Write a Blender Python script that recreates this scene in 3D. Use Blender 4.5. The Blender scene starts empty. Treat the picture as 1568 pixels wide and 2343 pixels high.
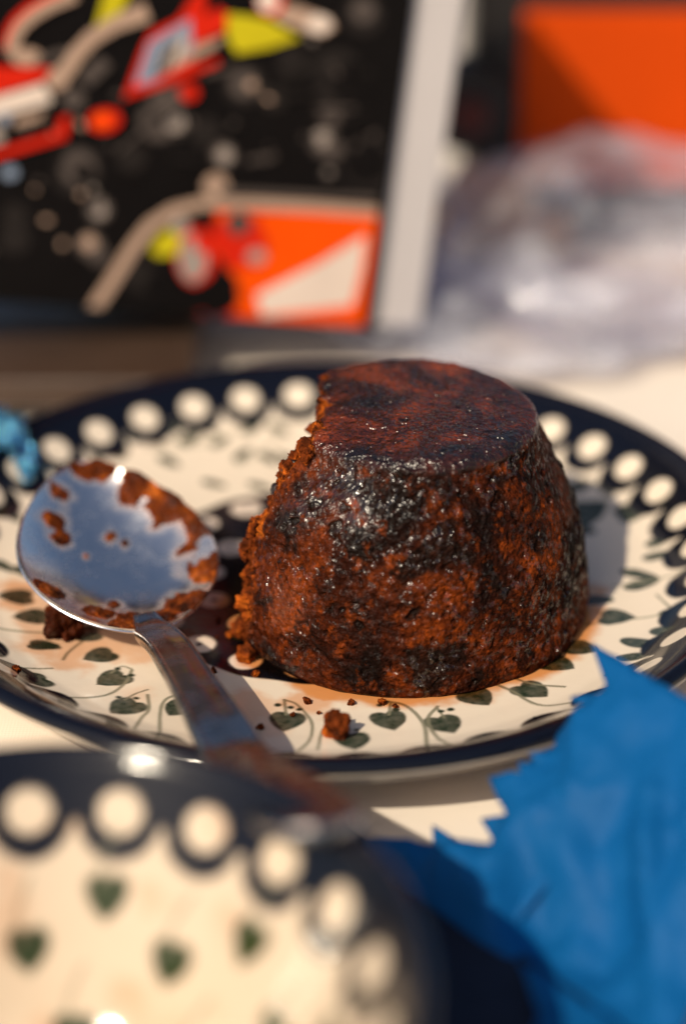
import bpy, bmesh, math, random
import numpy as np
from mathutils import Vector, Matrix
from mathutils.geometry import delaunay_2d_cdt

random.seed(7)
rng = np.random.default_rng(11)
scene = bpy.context.scene
COL = scene.collection
MM = 0.001
PI = math.pi

# ------------------------------------------------------------------ camera
PITCH = math.radians(27.5)
FPX = 50 / 23.5 * 2342.0          # focal length in units of the 1568 x 2342 view of the photo
FWD = np.array([0, math.cos(PITCH), -math.sin(PITCH)])
UPV = np.array([0, math.sin(PITCH), math.cos(PITCH)])
RGT = np.array([1.0, 0, 0])
# the plate's rim centre (0,0,19 mm) is 519 mm deep, a little left of and below the optical axis
CAM = np.array([0, 0, 19.0]) - 509.0 * (FWD + RGT * (742 - 784) / FPX + UPV * (1171 - 1213) / FPX)

cam_data = bpy.data.cameras.new("camera")
cam = bpy.data.objects.new("camera", cam_data)
COL.objects.link(cam)
cam.location = Vector(CAM * MM)
cam.rotation_euler = (PI / 2 - PITCH, 0, 0)
cam_data.lens = 50
cam_data.sensor_fit = 'VERTICAL'
cam_data.sensor_height = 23.5
cam_data.clip_start = 0.01
cam_data.clip_end = 200
cam_data.dof.use_dof = True
cam_data.dof.focus_distance = 0.468
cam_data.dof.aperture_fstop = 2.4
cam_data.dof.aperture_blades = 0
scene.camera = cam

# ------------------------------------------------------------------ sky and sun
SUN_EL = math.radians(44)
SUN_TRAVEL = np.array([0.58, 0.815])
world = bpy.data.worlds.new("World")
scene.world = world
world.use_nodes = True
wn = world.node_tree
bg = wn.nodes.get('Background') or wn.nodes.new('ShaderNodeBackground')
sky = wn.nodes.new('ShaderNodeTexSky')
sky.sky_type = 'NISHITA'
sky.sun_disc = False
sky.sun_elevation = SUN_EL
sky.sun_rotation = math.atan2(-SUN_TRAVEL[0], -SUN_TRAVEL[1])
wn.links.new(sky.outputs[0], bg.inputs['Color'])
sky.dust_density = 3.0
sky.air_density = 1.0
bg.inputs['Strength'].default_value = 0.10
sun_d = bpy.data.lights.new("sun", 'SUN')
sun_d.energy = 5.0
sun_d.angle = math.radians(0.7)
sun_d.color = (1.0, 0.86, 0.66)
sun = bpy.data.objects.new("sun", sun_d)
COL.objects.link(sun)
tr = Vector((SUN_TRAVEL[0] * math.cos(SUN_EL), SUN_TRAVEL[1] * math.cos(SUN_EL), -math.sin(SUN_EL)))
sun.rotation_euler = tr.to_track_quat('-Z', 'Y').to_euler()
sun.location = (-0.5, -0.9, 1.2)
scene.view_settings.view_transform = 'Standard'
scene.view_settings.look = 'None'
scene.view_settings.gamma = 1
scene.view_settings.exposure = -0.2
scene.cycles.transparent_max_bounces = 16

# ------------------------------------------------------------------ helpers
def ray(px, py):
    return FWD + RGT * (px - 784) / FPX + UPV * (1171 - py) / FPX

def on_z(px, py, z):
    d = ray(px, py)
    return CAM + d * ((z - CAM[2]) / d[2])

def on_y(px, py, y):
    d = ray(px, py)
    return CAM + d * ((y - CAM[1]) / d[1])

def on_plane(px, py, p0, n):
    d = ray(px, py)
    return CAM + d * (np.dot(p0 - CAM, n) / np.dot(d, n))

def link(o, parent=None, label=None, cat=None, group=None, kind=None):
    COL.objects.link(o)
    if parent is not None:
        o.parent = parent
    if label: o['label'] = label
    if cat: o['category'] = cat
    if group: o['group'] = group
    if kind: o['kind'] = kind
    return o

def empty(name, loc, label, cat, group=None):
    o = bpy.data.objects.new(name, None)
    o.location = Vector(np.array(loc) * MM)
    o.empty_display_size = 0.01
    return link(o, None, label, cat, group)

def mesh_np(name, V, F, mat=None, smooth=True, cols=None, attrs=None):
    """V (n,3) in mm, F list/array of quads or tris"""
    me = bpy.data.meshes.new(name)
    V = np.asarray(V, dtype=np.float32) * MM
    F = np.asarray(F, dtype=np.int32)
    k = F.shape[1]
    me.vertices.add(len(V)); me.vertices.foreach_set('co', V.ravel())
    me.loops.add(F.size); me.loops.foreach_set('vertex_index', F.ravel())
    me.polygons.add(len(F)); me.polygons.foreach_set('loop_start', np.arange(0, F.size, k, dtype=np.int32))
    me.update(calc_edges=True)
    me.validate()
    if smooth:
        me.polygons.foreach_set('use_smooth', np.ones(len(me.polygons), dtype=bool))
    if cols is not None:
        a = me.color_attributes.new('Col', 'FLOAT_COLOR', 'POINT')
        c4 = np.ones((len(V), 4), dtype=np.float32); c4[:, :3] = cols
        a.data.foreach_set('color', c4.ravel())
    for nm, arr in (attrs or {}).items():
        a = me.attributes.new(nm, 'FLOAT', 'POINT')
        a.data.foreach_set('value', np.asarray(arr, dtype=np.float32))
    if mat: me.materials.append(mat)
    return me

def grid_faces(nr, ns, wrap=True):
    i = np.arange(nr - 1)[:, None]; j = np.arange(ns if wrap else ns - 1)[None, :]
    j2 = (j + 1) % ns
    a = i * ns + j; b = i * ns + j2; c = (i + 1) * ns + j2; d = (i + 1) * ns + j
    return np.stack([a, b, c, d], axis=-1).reshape(-1, 4)

_G = np.random.default_rng(3).normal(size=(256, 3)); _G /= np.linalg.norm(_G, axis=1)[:, None]
_PERM = np.random.default_rng(4).permutation(256)
def vnoise(P, scale, seed=0):
    """gradient noise, about -1 .. 1"""
    Q = np.asarray(P, dtype=np.float64) / scale + seed * 7.137
    I = np.floor(Q).astype(np.int64); f = Q - I
    w = f * f * f * (f * (f * 6 - 15) + 10)
    I = I & 255
    r = 0
    for dx in (0, 1):
        wx = w[:, 0] if dx else 1 - w[:, 0]
        a = _PERM[(I[:, 0] + dx) & 255]
        for dy in (0, 1):
            wy = w[:, 1] if dy else 1 - w[:, 1]
            b = _PERM[(a + I[:, 1] + dy) & 255]
            for dz in (0, 1):
                wz = w[:, 2] if dz else 1 - w[:, 2]
                g = _G[_PERM[(b + I[:, 2] + dz) & 255]]
                r = r + wx * wy * wz * (g[:, 0] * (f[:, 0] - dx) + g[:, 1] * (f[:, 1] - dy) + g[:, 2] * (f[:, 2] - dz))
    return r * 1.55

_ROT = np.array(Matrix.Rotation(0.9, 3, Vector((0.3, 0.8, 0.5)).normalized()))
def fbm(P, scale, octaves=4, seed=0, gain=0.5):
    r = 0; a = 1.0; t = 0
    P = np.asarray(P, dtype=np.float64)
    for o in range(octaves):
        P = P @ _ROT
        r = r + a * vnoise(P, scale / 2 ** o, seed + o * 17); t += a; a *= gain
    return r / t

def sstep(e0, e1, x):
    t = np.clip((x - e0) / (e1 - e0), 0, 1)
    return t * t * (3 - 2 * t)

# ------------------------------------------------------------------ materials
def new_mat(name):
    m = bpy.data.materials.new(name); m.use_nodes = True
    nt = m.node_tree
    return m, nt, nt.nodes['Principled BSDF']

def N(nt, typ, **kw):
    n = nt.nodes.new(typ)
    for k, v in kw.items():
        if k in n.inputs.keys() if hasattr(n.inputs, 'keys') else False:
            n.inputs[k].default_value = v
        else:
            setattr(n, k, v)
    return n

def noise(nt, co, scale, detail=4, rough=0.55, dist=0.0):
    n = nt.nodes.new('ShaderNodeTexNoise')
    n.inputs['Scale'].default_value = scale; n.inputs['Detail'].default_value = detail
    n.inputs['Roughness'].default_value = rough; n.inputs['Distortion'].default_value = dist
    nt.links.new(co, n.inputs['Vector'])
    return n.outputs['Fac']

def ramp(nt, fac, stops):
    r = nt.nodes.new('ShaderNodeValToRGB')
    els = r.color_ramp.elements
    while len(els) < len(stops): els.new(0.5)
    for e, (p, c) in zip(els, stops):
        e.position = p
        e.color = (c, c, c, 1) if isinstance(c, (int, float)) else (*c, 1)
    nt.links.new(fac, r.inputs[0])
    return r.outputs[0]

def mixc(nt, fac, a, b, mode='MIX'):
    m = nt.nodes.new('ShaderNodeMix'); m.data_type = 'RGBA'; m.blend_type = mode
    for sock, v in ((m.inputs[0], fac), (m.inputs[6], a), (m.inputs[7], b)):
        if isinstance(v, (int, float)): sock.default_value = v
        elif isinstance(v, tuple): sock.default_value = (*v, 1)
        else: nt.links.new(v, sock)
    return m.outputs[2]

def math_(nt, op, a, b=None, clamp=False):
    m = nt.nodes.new('ShaderNodeMath'); m.operation = op; m.use_clamp = clamp
    for sock, v in ((m.inputs[0], a), (m.inputs[1], b)):
        if v is None: continue
        if isinstance(v, (int, float)): sock.default_value = v
        else: nt.links.new(v, sock)
    return m.outputs[0]

def bump(nt, height, strength, dist, normal=None):
    b = nt.nodes.new('ShaderNodeBump')
    b.inputs['Strength'].default_value = strength; b.inputs['Distance'].default_value = dist
    nt.links.new(height, b.inputs['Height'])
    if normal is not None: nt.links.new(normal, b.inputs['Normal'])
    return b.outputs[0]

def obj_co(nt):
    return nt.nodes.new('ShaderNodeTexCoord').outputs['Object']

def attr(nt, name, out='Fac'):
    a = nt.nodes.new('ShaderNodeAttribute'); a.attribute_name = name
    return a.outputs[out]

def simple_mat(name, col, rough=0.5, metallic=0.0, var=0.15, scale=60, coat=0.0, bumpd=0.0, spec=0.5):
    m, nt, p = new_mat(name)
    co = obj_co(nt)
    f = noise(nt, co, scale, 5)
    c = mixc(nt, f, tuple(x * (1 - var) for x in col), tuple(min(1, x * (1 + var)) for x in col))
    nt.links.new(c, p.inputs['Base Color'])
    nt.links.new(ramp(nt, noise(nt, co, scale * 2.3, 4), [(0.3, max(0, rough - 0.08)), (0.7, min(1, rough + 0.08))]), p.inputs['Roughness'])
    p.inputs['Metallic'].default_value = metallic
    p.inputs['Specular IOR Level'].default_value = spec
    p.inputs['Coat Weight'].default_value = coat
    if bumpd: nt.links.new(bump(nt, noise(nt, co, scale * 8, 3), 0.5, bumpd), p.inputs['Normal'])
    return m

# glazed pottery that reads its hand painted pattern from the mesh
def glaze_mat():
    m, nt, p = new_mat('glazed_stoneware')
    co = obj_co(nt)
    c = attr(nt, 'Col', 'Color')
    f = noise(nt, co, 90, 5)
    c = mixc(nt, 0.5, c, mixc(nt, f, (0.86, 0.84, 0.80), (1, 1, 1)), 'MULTIPLY')
    # sticky pudding sauce film where the attribute says so
    s = attr(nt, 'sauce')
    c = mixc(nt, s, c, mixc(nt, 1.0, c, (0.80, 0.36, 0.12), 'MULTIPLY'))
    nt.links.new(c, p.inputs['Base Color'])
    nt.links.new(ramp(nt, noise(nt, co, 150, 3), [(0.3, 0.08), (0.75, 0.15)]), p.inputs['Roughness'])
    p.inputs['Coat Weight'].default_value = 0.0
    p.inputs['Coat Roughness'].default_value = 0.05
    p.inputs['Specular IOR Level'].default_value = 0.38
    nt.links.new(bump(nt, noise(nt, co, 260, 2), 0.08, 0.0006), p.inputs['Normal'])
    return m
GLAZE = glaze_mat()

IVORY = np.array([0.80, 0.69, 0.56])
NAVY = np.array([0.0035, 0.0045, 0.010])
LEAF = np.array([0.022, 0.036, 0.022])
STEM = np.array([0.20, 0.19, 0.13])

# ------------------------------------------------------------------ tablecloth
def cloth_mat():
    m, nt, p = new_mat('cream_cotton')
    co = obj_co(nt)
    c = mixc(nt, noise(nt, co, 8, 5), (0.70, 0.62, 0.53), (0.80, 0.73, 0.65))
    nt.links.new(c, p.inputs['Base Color'])
    p.inputs['Roughness'].default_value = 0.85
    p.inputs['Specular IOR Level'].default_value = 0.2
    w1 = nt.nodes.new('ShaderNodeTexWave'); w1.bands_direction = 'X'; w1.inputs['Scale'].default_value = 420
    w2 = nt.nodes.new('ShaderNodeTexWave'); w2.bands_direction = 'Y'; w2.inputs['Scale'].default_value = 420
    for w in (w1, w2):
        w.inputs['Distortion'].default_value = 0.6
        nt.links.new(co, w.inputs['Vector'])
    h = math_(nt, 'ADD', w1.outputs['Fac'], w2.outputs['Fac'])
    nt.links.new(bump(nt, h, 0.15, 0.00012), p.inputs['Normal'])
    return m

def build_cloth():
    nx, ny = 300, 260
    x = np.linspace(-650, 650, nx); y = np.linspace(-420, 700, ny)
    X, Y = np.meshgrid(x, y)
    P = np.stack([X.ravel(), Y.ravel(), np.zeros(X.size)], 1)
    z = fbm(P * [0.4, 1, 1], 60, 3, 3) * 1.2 - 1.3 - 0.5 * np.abs(fbm(P * [1, 0.3, 1], 45, 3, 9))
    P[:, 2] = z
    o = bpy.data.objects.new('tablecloth', mesh_np('tablecloth', P, grid_faces(ny, nx, False), cloth_mat()))
    link(o, kind='structure')
    o['label'] = 'cream cotton tablecloth under everything'
build_cloth()

# ------------------------------------------------------------------ dinner plate
PR = np.array([0, 30, 47, 60, 70, 77, 81.5, 84.5, 88, 92, 95.2])
PZ = np.array([6, 6, 6.1, 7.0, 8.2, 9.4, 10.8, 12.6, 15.4, 18.0, 19.4])
_rs = np.linspace(0, 95.2, 953)
_zs = np.interp(_rs, PR, PZ)
_k = np.hanning(41); _k /= _k.sum()
_zs = np.convolve(np.pad(_zs, 20, mode='edge'), _k, 'valid')
def zin(r):
    return np.interp(r, _rs, _zs)

def img2plate(px, py):
    z = 7.0
    for _ in range(40):
        p = on_z(px, py, z)
        z = 0.5 * z + 0.5 * float(zin(min(95, math.hypot(p[0], p[1]))))
    return np.array([p[0], p[1]])

class Painter:
    def __init__(self, X, Y, base):
        self.X, self.Y = X, Y
        self.C = np.tile(base, (len(X), 1)).astype(np.float64)
        self.sauce = np.zeros(len(X))
        P = np.stack([X, Y, np.zeros_like(X)], 1)
        self.n = fbm(P, 3.0, 3, 5) * 0.35
        self.n2 = fbm(P, 1.6, 2, 25)
    def _put(self, idx, m, col):
        m = m[:, None]
        self.C[idx] = self.C[idx] * (1 - m) + np.asarray(col) * m
    def near(self, cx, cy, R):
        return np.nonzero((np.abs(self.X - cx) < R) & (np.abs(self.Y - cy) < R))[0]
    def disc(self, cx, cy, r, col, soft=0.35, wob=1.0):
        i = self.near(cx, cy, r + 2)
        d = np.hypot(self.X[i] - cx, self.Y[i] - cy) - r + self.n[i] * wob
        self._put(i, 1 - sstep(-soft, soft, d), col)
    def leaf(self, cx, cy, ang, L, W, col, tip=0.8, op=1.0):
        i = self.near(cx, cy, L)
        dx, dy = self.X[i] - cx, self.Y[i] - cy
        u = (dx * math.cos(ang) + dy * math.sin(ang)) / (L / 2); v = -dx * math.sin(ang) + dy * math.cos(ang)
        prof = np.clip(1 - u * u, 0, 1) ** 0.6 * (1 - tip * 0.55 * (u + 1) / 2) * W / 2
        d = np.where(np.abs(u) < 1, np.abs(v) - prof, 1.0) + self.n[i] * 0.6
        m = (1 - sstep(-0.3, 0.3, d)) * op * np.clip(0.95 + 0.10 * self.n2[i], 0, 1)
        self._put(i, m, col)
    def heart(self, cx, cy, ang, s, col):
        """ang: direction in which the point of the heart looks"""
        i = self.near(cx, cy, s * 1.3)
        dx, dy = self.X[i] - cx, self.Y[i] - cy
        u = (dx * math.cos(ang) + dy * math.sin(ang)) / s * 1.9
        v = (-dx * math.sin(ang) + dy * math.cos(ang)) / s * 2.0
        # implicit heart, point towards +u
        a = -u + 0.1
        d = (v * v + (a - 0.55 * np.abs(v) ** 0.75) ** 2) - 0.95
        m = (1 - sstep(-0.16, 0.16, d + self.n[i] * 0.5)) * np.clip(0.95 + 0.10 * self.n2[i], 0, 1)
        self._put(i, m, col)
    def stroke(self, pts, w, col, op=0.9):
        pts = np.asarray(pts)
        # smooth with Catmull-Rom
        q = np.vstack([2 * pts[0] - pts[1], pts, 2 * pts[-1] - pts[-2]])
        out = []
        for k in range(1, len(q) - 2):
            for t in np.linspace(0, 1, 8, endpoint=False):
                p0, p1, p2, p3 = q[k - 1:k + 3]
                out.append(0.5 * ((2 * p1) + (p2 - p0) * t + (2 * p0 - 5 * p1 + 4 * p2 - p3) * t * t + (3 * p1 - p0 - 3 * p2 + p3) * t ** 3))
        out.append(pts[-1]); out = np.array(out)
        c = out.mean(0); R = np.abs(out - c).max() + 3
        i = self.near(c[0], c[1], R)
        D = np.full(len(i), 1e9)
        x, y = self.X[i], self.Y[i]
        for a, b in zip(out[:-1], out[1:]):
            ab = b - a; L2 = max(1e-9, ab @ ab)
            t = np.clip(((x - a[0]) * ab[0] + (y - a[1]) * ab[1]) / L2, 0, 1)
            D = np.minimum(D, np.hypot(x - a[0] - t * ab[0], y - a[1] - t * ab[1]))
        self._put(i, (1 - sstep(w / 2 - 0.2, w / 2 + 0.2, D + self.n[i] * 0.25)) * op, col)

def build_plate():
    ns = 1300
    r_in = np.concatenate([np.linspace(0.05, 40, 90, endpoint=False), np.linspace(40, 95.2, 165)])
    prof = [(r, float(zin(r))) for r in r_in]
    n_in = len(prof)
    # rounded lip, then the underside down to the foot ring
    for a in np.linspace(110, -60, 16)[1:]:
        a = math.radians(a); prof.append((96.3 + 2.2 * math.cos(a), 18.0 + 2.0 * math.sin(a)))
    for r, z in [(95.5, 14.0), (92.5, 11.6), (88, 8.6), (82, 6.2), (74, 4.4), (66, 3.2), (62.5, 2.6), (62, 0.6), (61, 0.1), (58, 0.1), (57, 0.8), (56.5, 2.4), (40, 2.8), (0.1, 2.8)]:
        prof.append((r, z))
    prof = np.array(prof)
    th = np.linspace(0, 2 * PI, ns, endpoint=False)
    R = np.repeat(prof[:, 0], ns); Z = np.repeat(prof[:, 1], ns); T = np.tile(th, len(prof))
    X, Y = R * np.cos(T), R * np.sin(T)
    wob = 0.25 * np.sin(2 * T + 0.7) + 0.12 * np.sin(5 * T)
    Zw = Z + wob * sstep(40, 95, R)
    pa = Painter(X, Y, IVORY)
    inner = np.repeat(np.arange(len(prof)) < n_in, ns)
    # centre disc with two rings of eyes
    wav = 0.35 * np.sin(T * 20)
    m = 1 - sstep(46.4, 47.2, R + wav)
    m[~inner] = 0
    pa.C = pa.C * (1 - m[:, None]) + NAVY * m[:, None]
    def ring(r, n, ph, rad, eye):
        for k in range(n):
            a = ph + 2 * PI * k / n
            cx, cy = r * math.cos(a), r * math.sin(a)
            pa.disc(cx, cy, rad * (0.94 + 0.12 * random.random()), IVORY * [0.95, 0.92, 0.95], 0.45)
            if eye: pa.disc(cx, cy, rad * 0.22, NAVY * 4, 0.4)
    p = img2plate(535, 1538); ring(41.0, 20, math.atan2(p[1], p[0]), 3.7, True)
    p = img2plate(530, 1443); ring(27.5, 13, math.atan2(p[1], p[0]), 3.6, True)
    for a in np.linspace(0, 2 * PI, 6, endpoint=False): pa.disc(12 * math.cos(a), 12 * math.sin(a), 3.2, IVORY)

    outp = lambda q: math.atan2(q[1], q[0])
    # hearts hanging on stems, from where they stand in the picture
    hearts = [(285, 1620, 8.2), (255, 1555, 7.6), (226, 1501, 7.2), (100, 1476, 0), (72, 1557, 8.0), (408, 1622, 7.2), (655, 1650, 8.2), (806, 1694, 7.8),
              (890, 1648, 8.0), (1018, 1657, 8.2), (1092, 1596, 7.8), (1217, 1580, 8.0), (1277, 1519, 7.6), (1330, 1482, 7.2), (35, 1365, 7.6), (1450, 1168, 8.6), (1335, 1172, 13.0)]
    used = []
    for hx, hy, s in hearts:
        if s == 0: continue
        q = img2plate(hx, hy); used.append(outp(q))
        pa.heart(q[0], q[1], outp(q), s, LEAF)
    def strk(pts, w=0.75, col=STEM): pa.stroke([img2plate(*p) for p in pts], w, col)
    strk([(650, 1600), (680, 1612), (712, 1650), (708, 1690), (680, 1716)])
    strk([(650, 1600), (654, 1634)])
    strk([(885, 1603), (930, 1615), (968, 1655), (976, 1702)], 0.9)
    strk([(893, 1606), (889, 1634)])
    strk([(1000, 1615), (978, 1645), (1000, 1685), (1050, 1700)], 0.9)
    strk([(1000, 1620), (1015, 1640)])
    strk([(1120, 1560), (1170, 1580), (1235, 1612), (1340, 1598)], 0.9)
    strk([(1160, 1545), (1215, 1563), (1290, 1570)], 0.8)
    strk([(726, 1712), (738, 1670), (765, 1655), (800, 1668)], 0.7)
    strk([(338, 1590), (340, 1625), (318, 1652), (275, 1680)], 0.8)
    strk([(285, 1602), (310, 1588), (338, 1578)], 0.6)
    strk([(366, 1690), (366, 1640), (378, 1602), (412, 1588)], 0.8)
    strk([(302, 1533), (285, 1565), (240, 1592), (155, 1597)], 0.8)
    strk([(255, 1540), (278, 1525), (300, 1530)], 0.6)
    strk([(145, 1510), (160, 1490), (215, 1448), (250, 1430)], 0.8)
    strk([(0, 1438), (60, 1446), (120, 1447)], 0.9, STEM * 1.4)
    strk([(0, 1520), (60, 1530), (120, 1530)], 0.7)
    for bx, by in [(635, 1612), (665, 1617), (685, 1622), (868, 1612), (905, 1622), (1008, 1626), (1030, 1622), (272, 1596), (312, 1598), (270, 1530), (300, 1545), (790, 1672), (815, 1668)]:
        q = img2plate(bx, by); pa.disc(q[0], q[1], 0.75, LEAF, 0.35)
    # loose leaves and fans: (base, tip, width)
    leaves = [((75, 1470), (135, 1482), 4.6), ((40, 1583), (158, 1600), 4.0), ((0, 1290), (18, 1300), 4), ((1225, 1640), (1330, 1625), 4.0),
              ((68, 1480), (132, 1476), 4.0),
              ((1478, 1248), (1540, 1225), 4.2), ((1472, 1278), (1535, 1262), 4.0), ((1422, 1306), (1500, 1322), 4.0), ((1430, 1345), (1505, 1325), 5.0),
              ((1340, 1372), (1395, 1372), 5.0), ((1512, 1402), (1575, 1380), 4.2), ((1490, 1440), (1556, 1432), 4.6), ((1424, 1462), (1512, 1470), 4.6),
              ((1412, 1504), (1495, 1490), 4.6), ((1480, 1518), (1562, 1465), 4.2), ((1400, 1540), (1440, 1528), 3.5), ((1545, 1345), (1590, 1300), 4.6),
              ((540, 1052), (572, 1024), 3.6), ((598, 1036), (630, 1058), 3.6), ((622, 972), (655, 990), 3.4), ((418, 1008), (448, 995), 4.4), ((488, 1018), (520, 996), 3.6),
              ((330, 992), (370, 1014), 3.0), ((470, 1100), (510, 1112), 3.4), ((575, 1106), (615, 1118), 3.2), ((222, 1055), (248, 1075), 4), ((12, 1160), (40, 1190), 5.0), ((120, 1120), (150, 1100), 4), ((262, 1045), (290, 1020), 4.2), ((300, 1000), (335, 985), 4), ((372, 1045), (402, 1062), 4), ((385, 985), (410, 968), 3.6), ((455, 968), (480, 985), 3.6), ((560, 985), (590, 970), 3.6), ((205, 1010), (232, 990), 4), ((640, 1040), (668, 1060), 3.6), ((1300, 1120), (1345, 1105), 6), ((1290, 1210), (1360, 1218), 6), ((1372, 1100), (1400, 1135), 4)]
    for b, t, w in leaves:
        q0, q1 = img2plate(*b), img2plate(*t)
        L = float(np.hypot(*(q1 - q0))); c = (q0 + q1) / 2
        pa.leaf(c[0], c[1], math.atan2(*(q1 - q0)[::-1]), max(L, 6.5) * 1.15, w * 1.15, LEAF)
    strk([(1568, 1440), (1500, 1490), (1440, 1520)], 0.6)
    strk([(1340, 1428), (1400, 1420), (1470, 1412), (1530, 1400)], 0.8, STEM * 1.6)
    strk([(1568, 1450), (1540, 1400), (1500, 1360)], 0.6)
    strk([(1500, 1225), (1545, 1215), (1580, 1240)], 0.7)
    strk([(1400, 1340), (1480, 1330), (1568, 1300)], 0.7, STEM * 1.5)
    strk([(540, 1060), (590, 1040), (640, 1000)], 0.6, STEM * 1.3)
    strk([(330, 1020), (420, 1020), (520, 1005)], 0.6, STEM * 1.3)
    # the stretch of the field that is hidden or out of frame carries the same garland
    for k in range(40):
        a = 2 * PI * k / 40
        if any(abs((a - u + PI) % (2 * PI) - PI) < 0.13 for u in used): continue
        if math.radians(55) < a < math.radians(150): continue
        if a < 0.5 or a > 6.0: continue
        r = 70 - 9 * (k % 2)
        pa.heart(r * math.cos(a), r * math.sin(a), a, 7.6, LEAF)
    # dark rim with scallops and dots
    nd = 38
    q = img2plate(430, 893); ph = outp(q)
    m = sstep(84.6, 85.2, R + pa.n * 0.4); 
    half = np.repeat(np.arange(len(prof)) >= n_in + 10, ns)    # underside stays ivory below the lip
    rimdark = m.copy(); rimdark[half] = 0
    pa.C = pa.C * (1 - rimdark[:, None]) + NAVY * rimdark[:, None]
    save = pa.C[~inner].copy()
    for k in range(nd):
        a = ph + 2 * PI * k / nd
        pa.disc(86.4 * math.cos(a), 86.4 * math.sin(a), 7.0, NAVY, 0.4, 0.5)
    for k in range(nd):
        a = ph + 2 * PI * k / nd
        # the wall is steep: a round dot on it is short in plan
        cx, cy = 86.8 * math.cos(a), 86.8 * math.sin(a)
        i = pa.near(cx, cy, 7)
        u = (pa.X[i] - cx) * math.cos(a) + (pa.Y[i] - cy) * math.sin(a)
        v = -(pa.X[i] - cx) * math.sin(a) + (pa.Y[i] - cy) * math.cos(a)
        d = np.hypot(u / 2.95, v / 3.75) - 1 + pa.n[i] * 0.12
        pa._put(i, 1 - sstep(-0.09, 0.09, d), IVORY)
    pa.C[~inner] = save
    # gloss-worn brown line on the unglazed lip edge underside
    und = half
    pa.C[und] = IVORY * 0.95
    # sauce smears; the first two blobs paint the spoon handle's pinkish shadow
    P = np.stack([X, Y, Z], 1)
    fb = fbm(P, 9, 4, 77)
    c = np.array([19.0, -13.5])
    dpud = np.hypot(X - c[0], Y - c[1]) - 41.5
    s = (1 - sstep(0.0, 5.5, dpud + fb * 6.0)) * 0.95
    for (bx, by, rr, am) in [(560, 1620, 11, 0.4), (600, 1660, 7, 0.25), (150, 1478, 13, 0.6), (230, 1470, 12, 0.55), (330, 1480, 10, 0.5), (30, 1360, 8, 0.7), (100, 1440, 9, 0.5), (700, 1608, 9, 0.6), (300, 1590, 6, 0.25), (45, 1540, 4, 0.6), (1180, 1545, 8, 0.4), (120, 1390, 9, 0.5)]:
        q = img2plate(bx, by)
        d = np.hypot(X - q[0], Y - q[1]) + fb * rr * 0.9
        s = np.maximum(s, (1 - sstep(rr * 0.45, rr * 1.05, d)) * am)
    s[~inner] = 0
    me = mesh_np('dinner_plate', np.stack([X, Y, Zw], 1), grid_faces(len(prof), ns)[:, ::-1], GLAZE, True, pa.C, {'sauce': s})
    o = bpy.data.objects.new('dinner_plate', me)
    link(o, None, 'round ivory plate with white-dotted navy rim and green hearts, carrying the pudding', 'plate', 'polka dot pottery')
build_plate()

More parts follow.
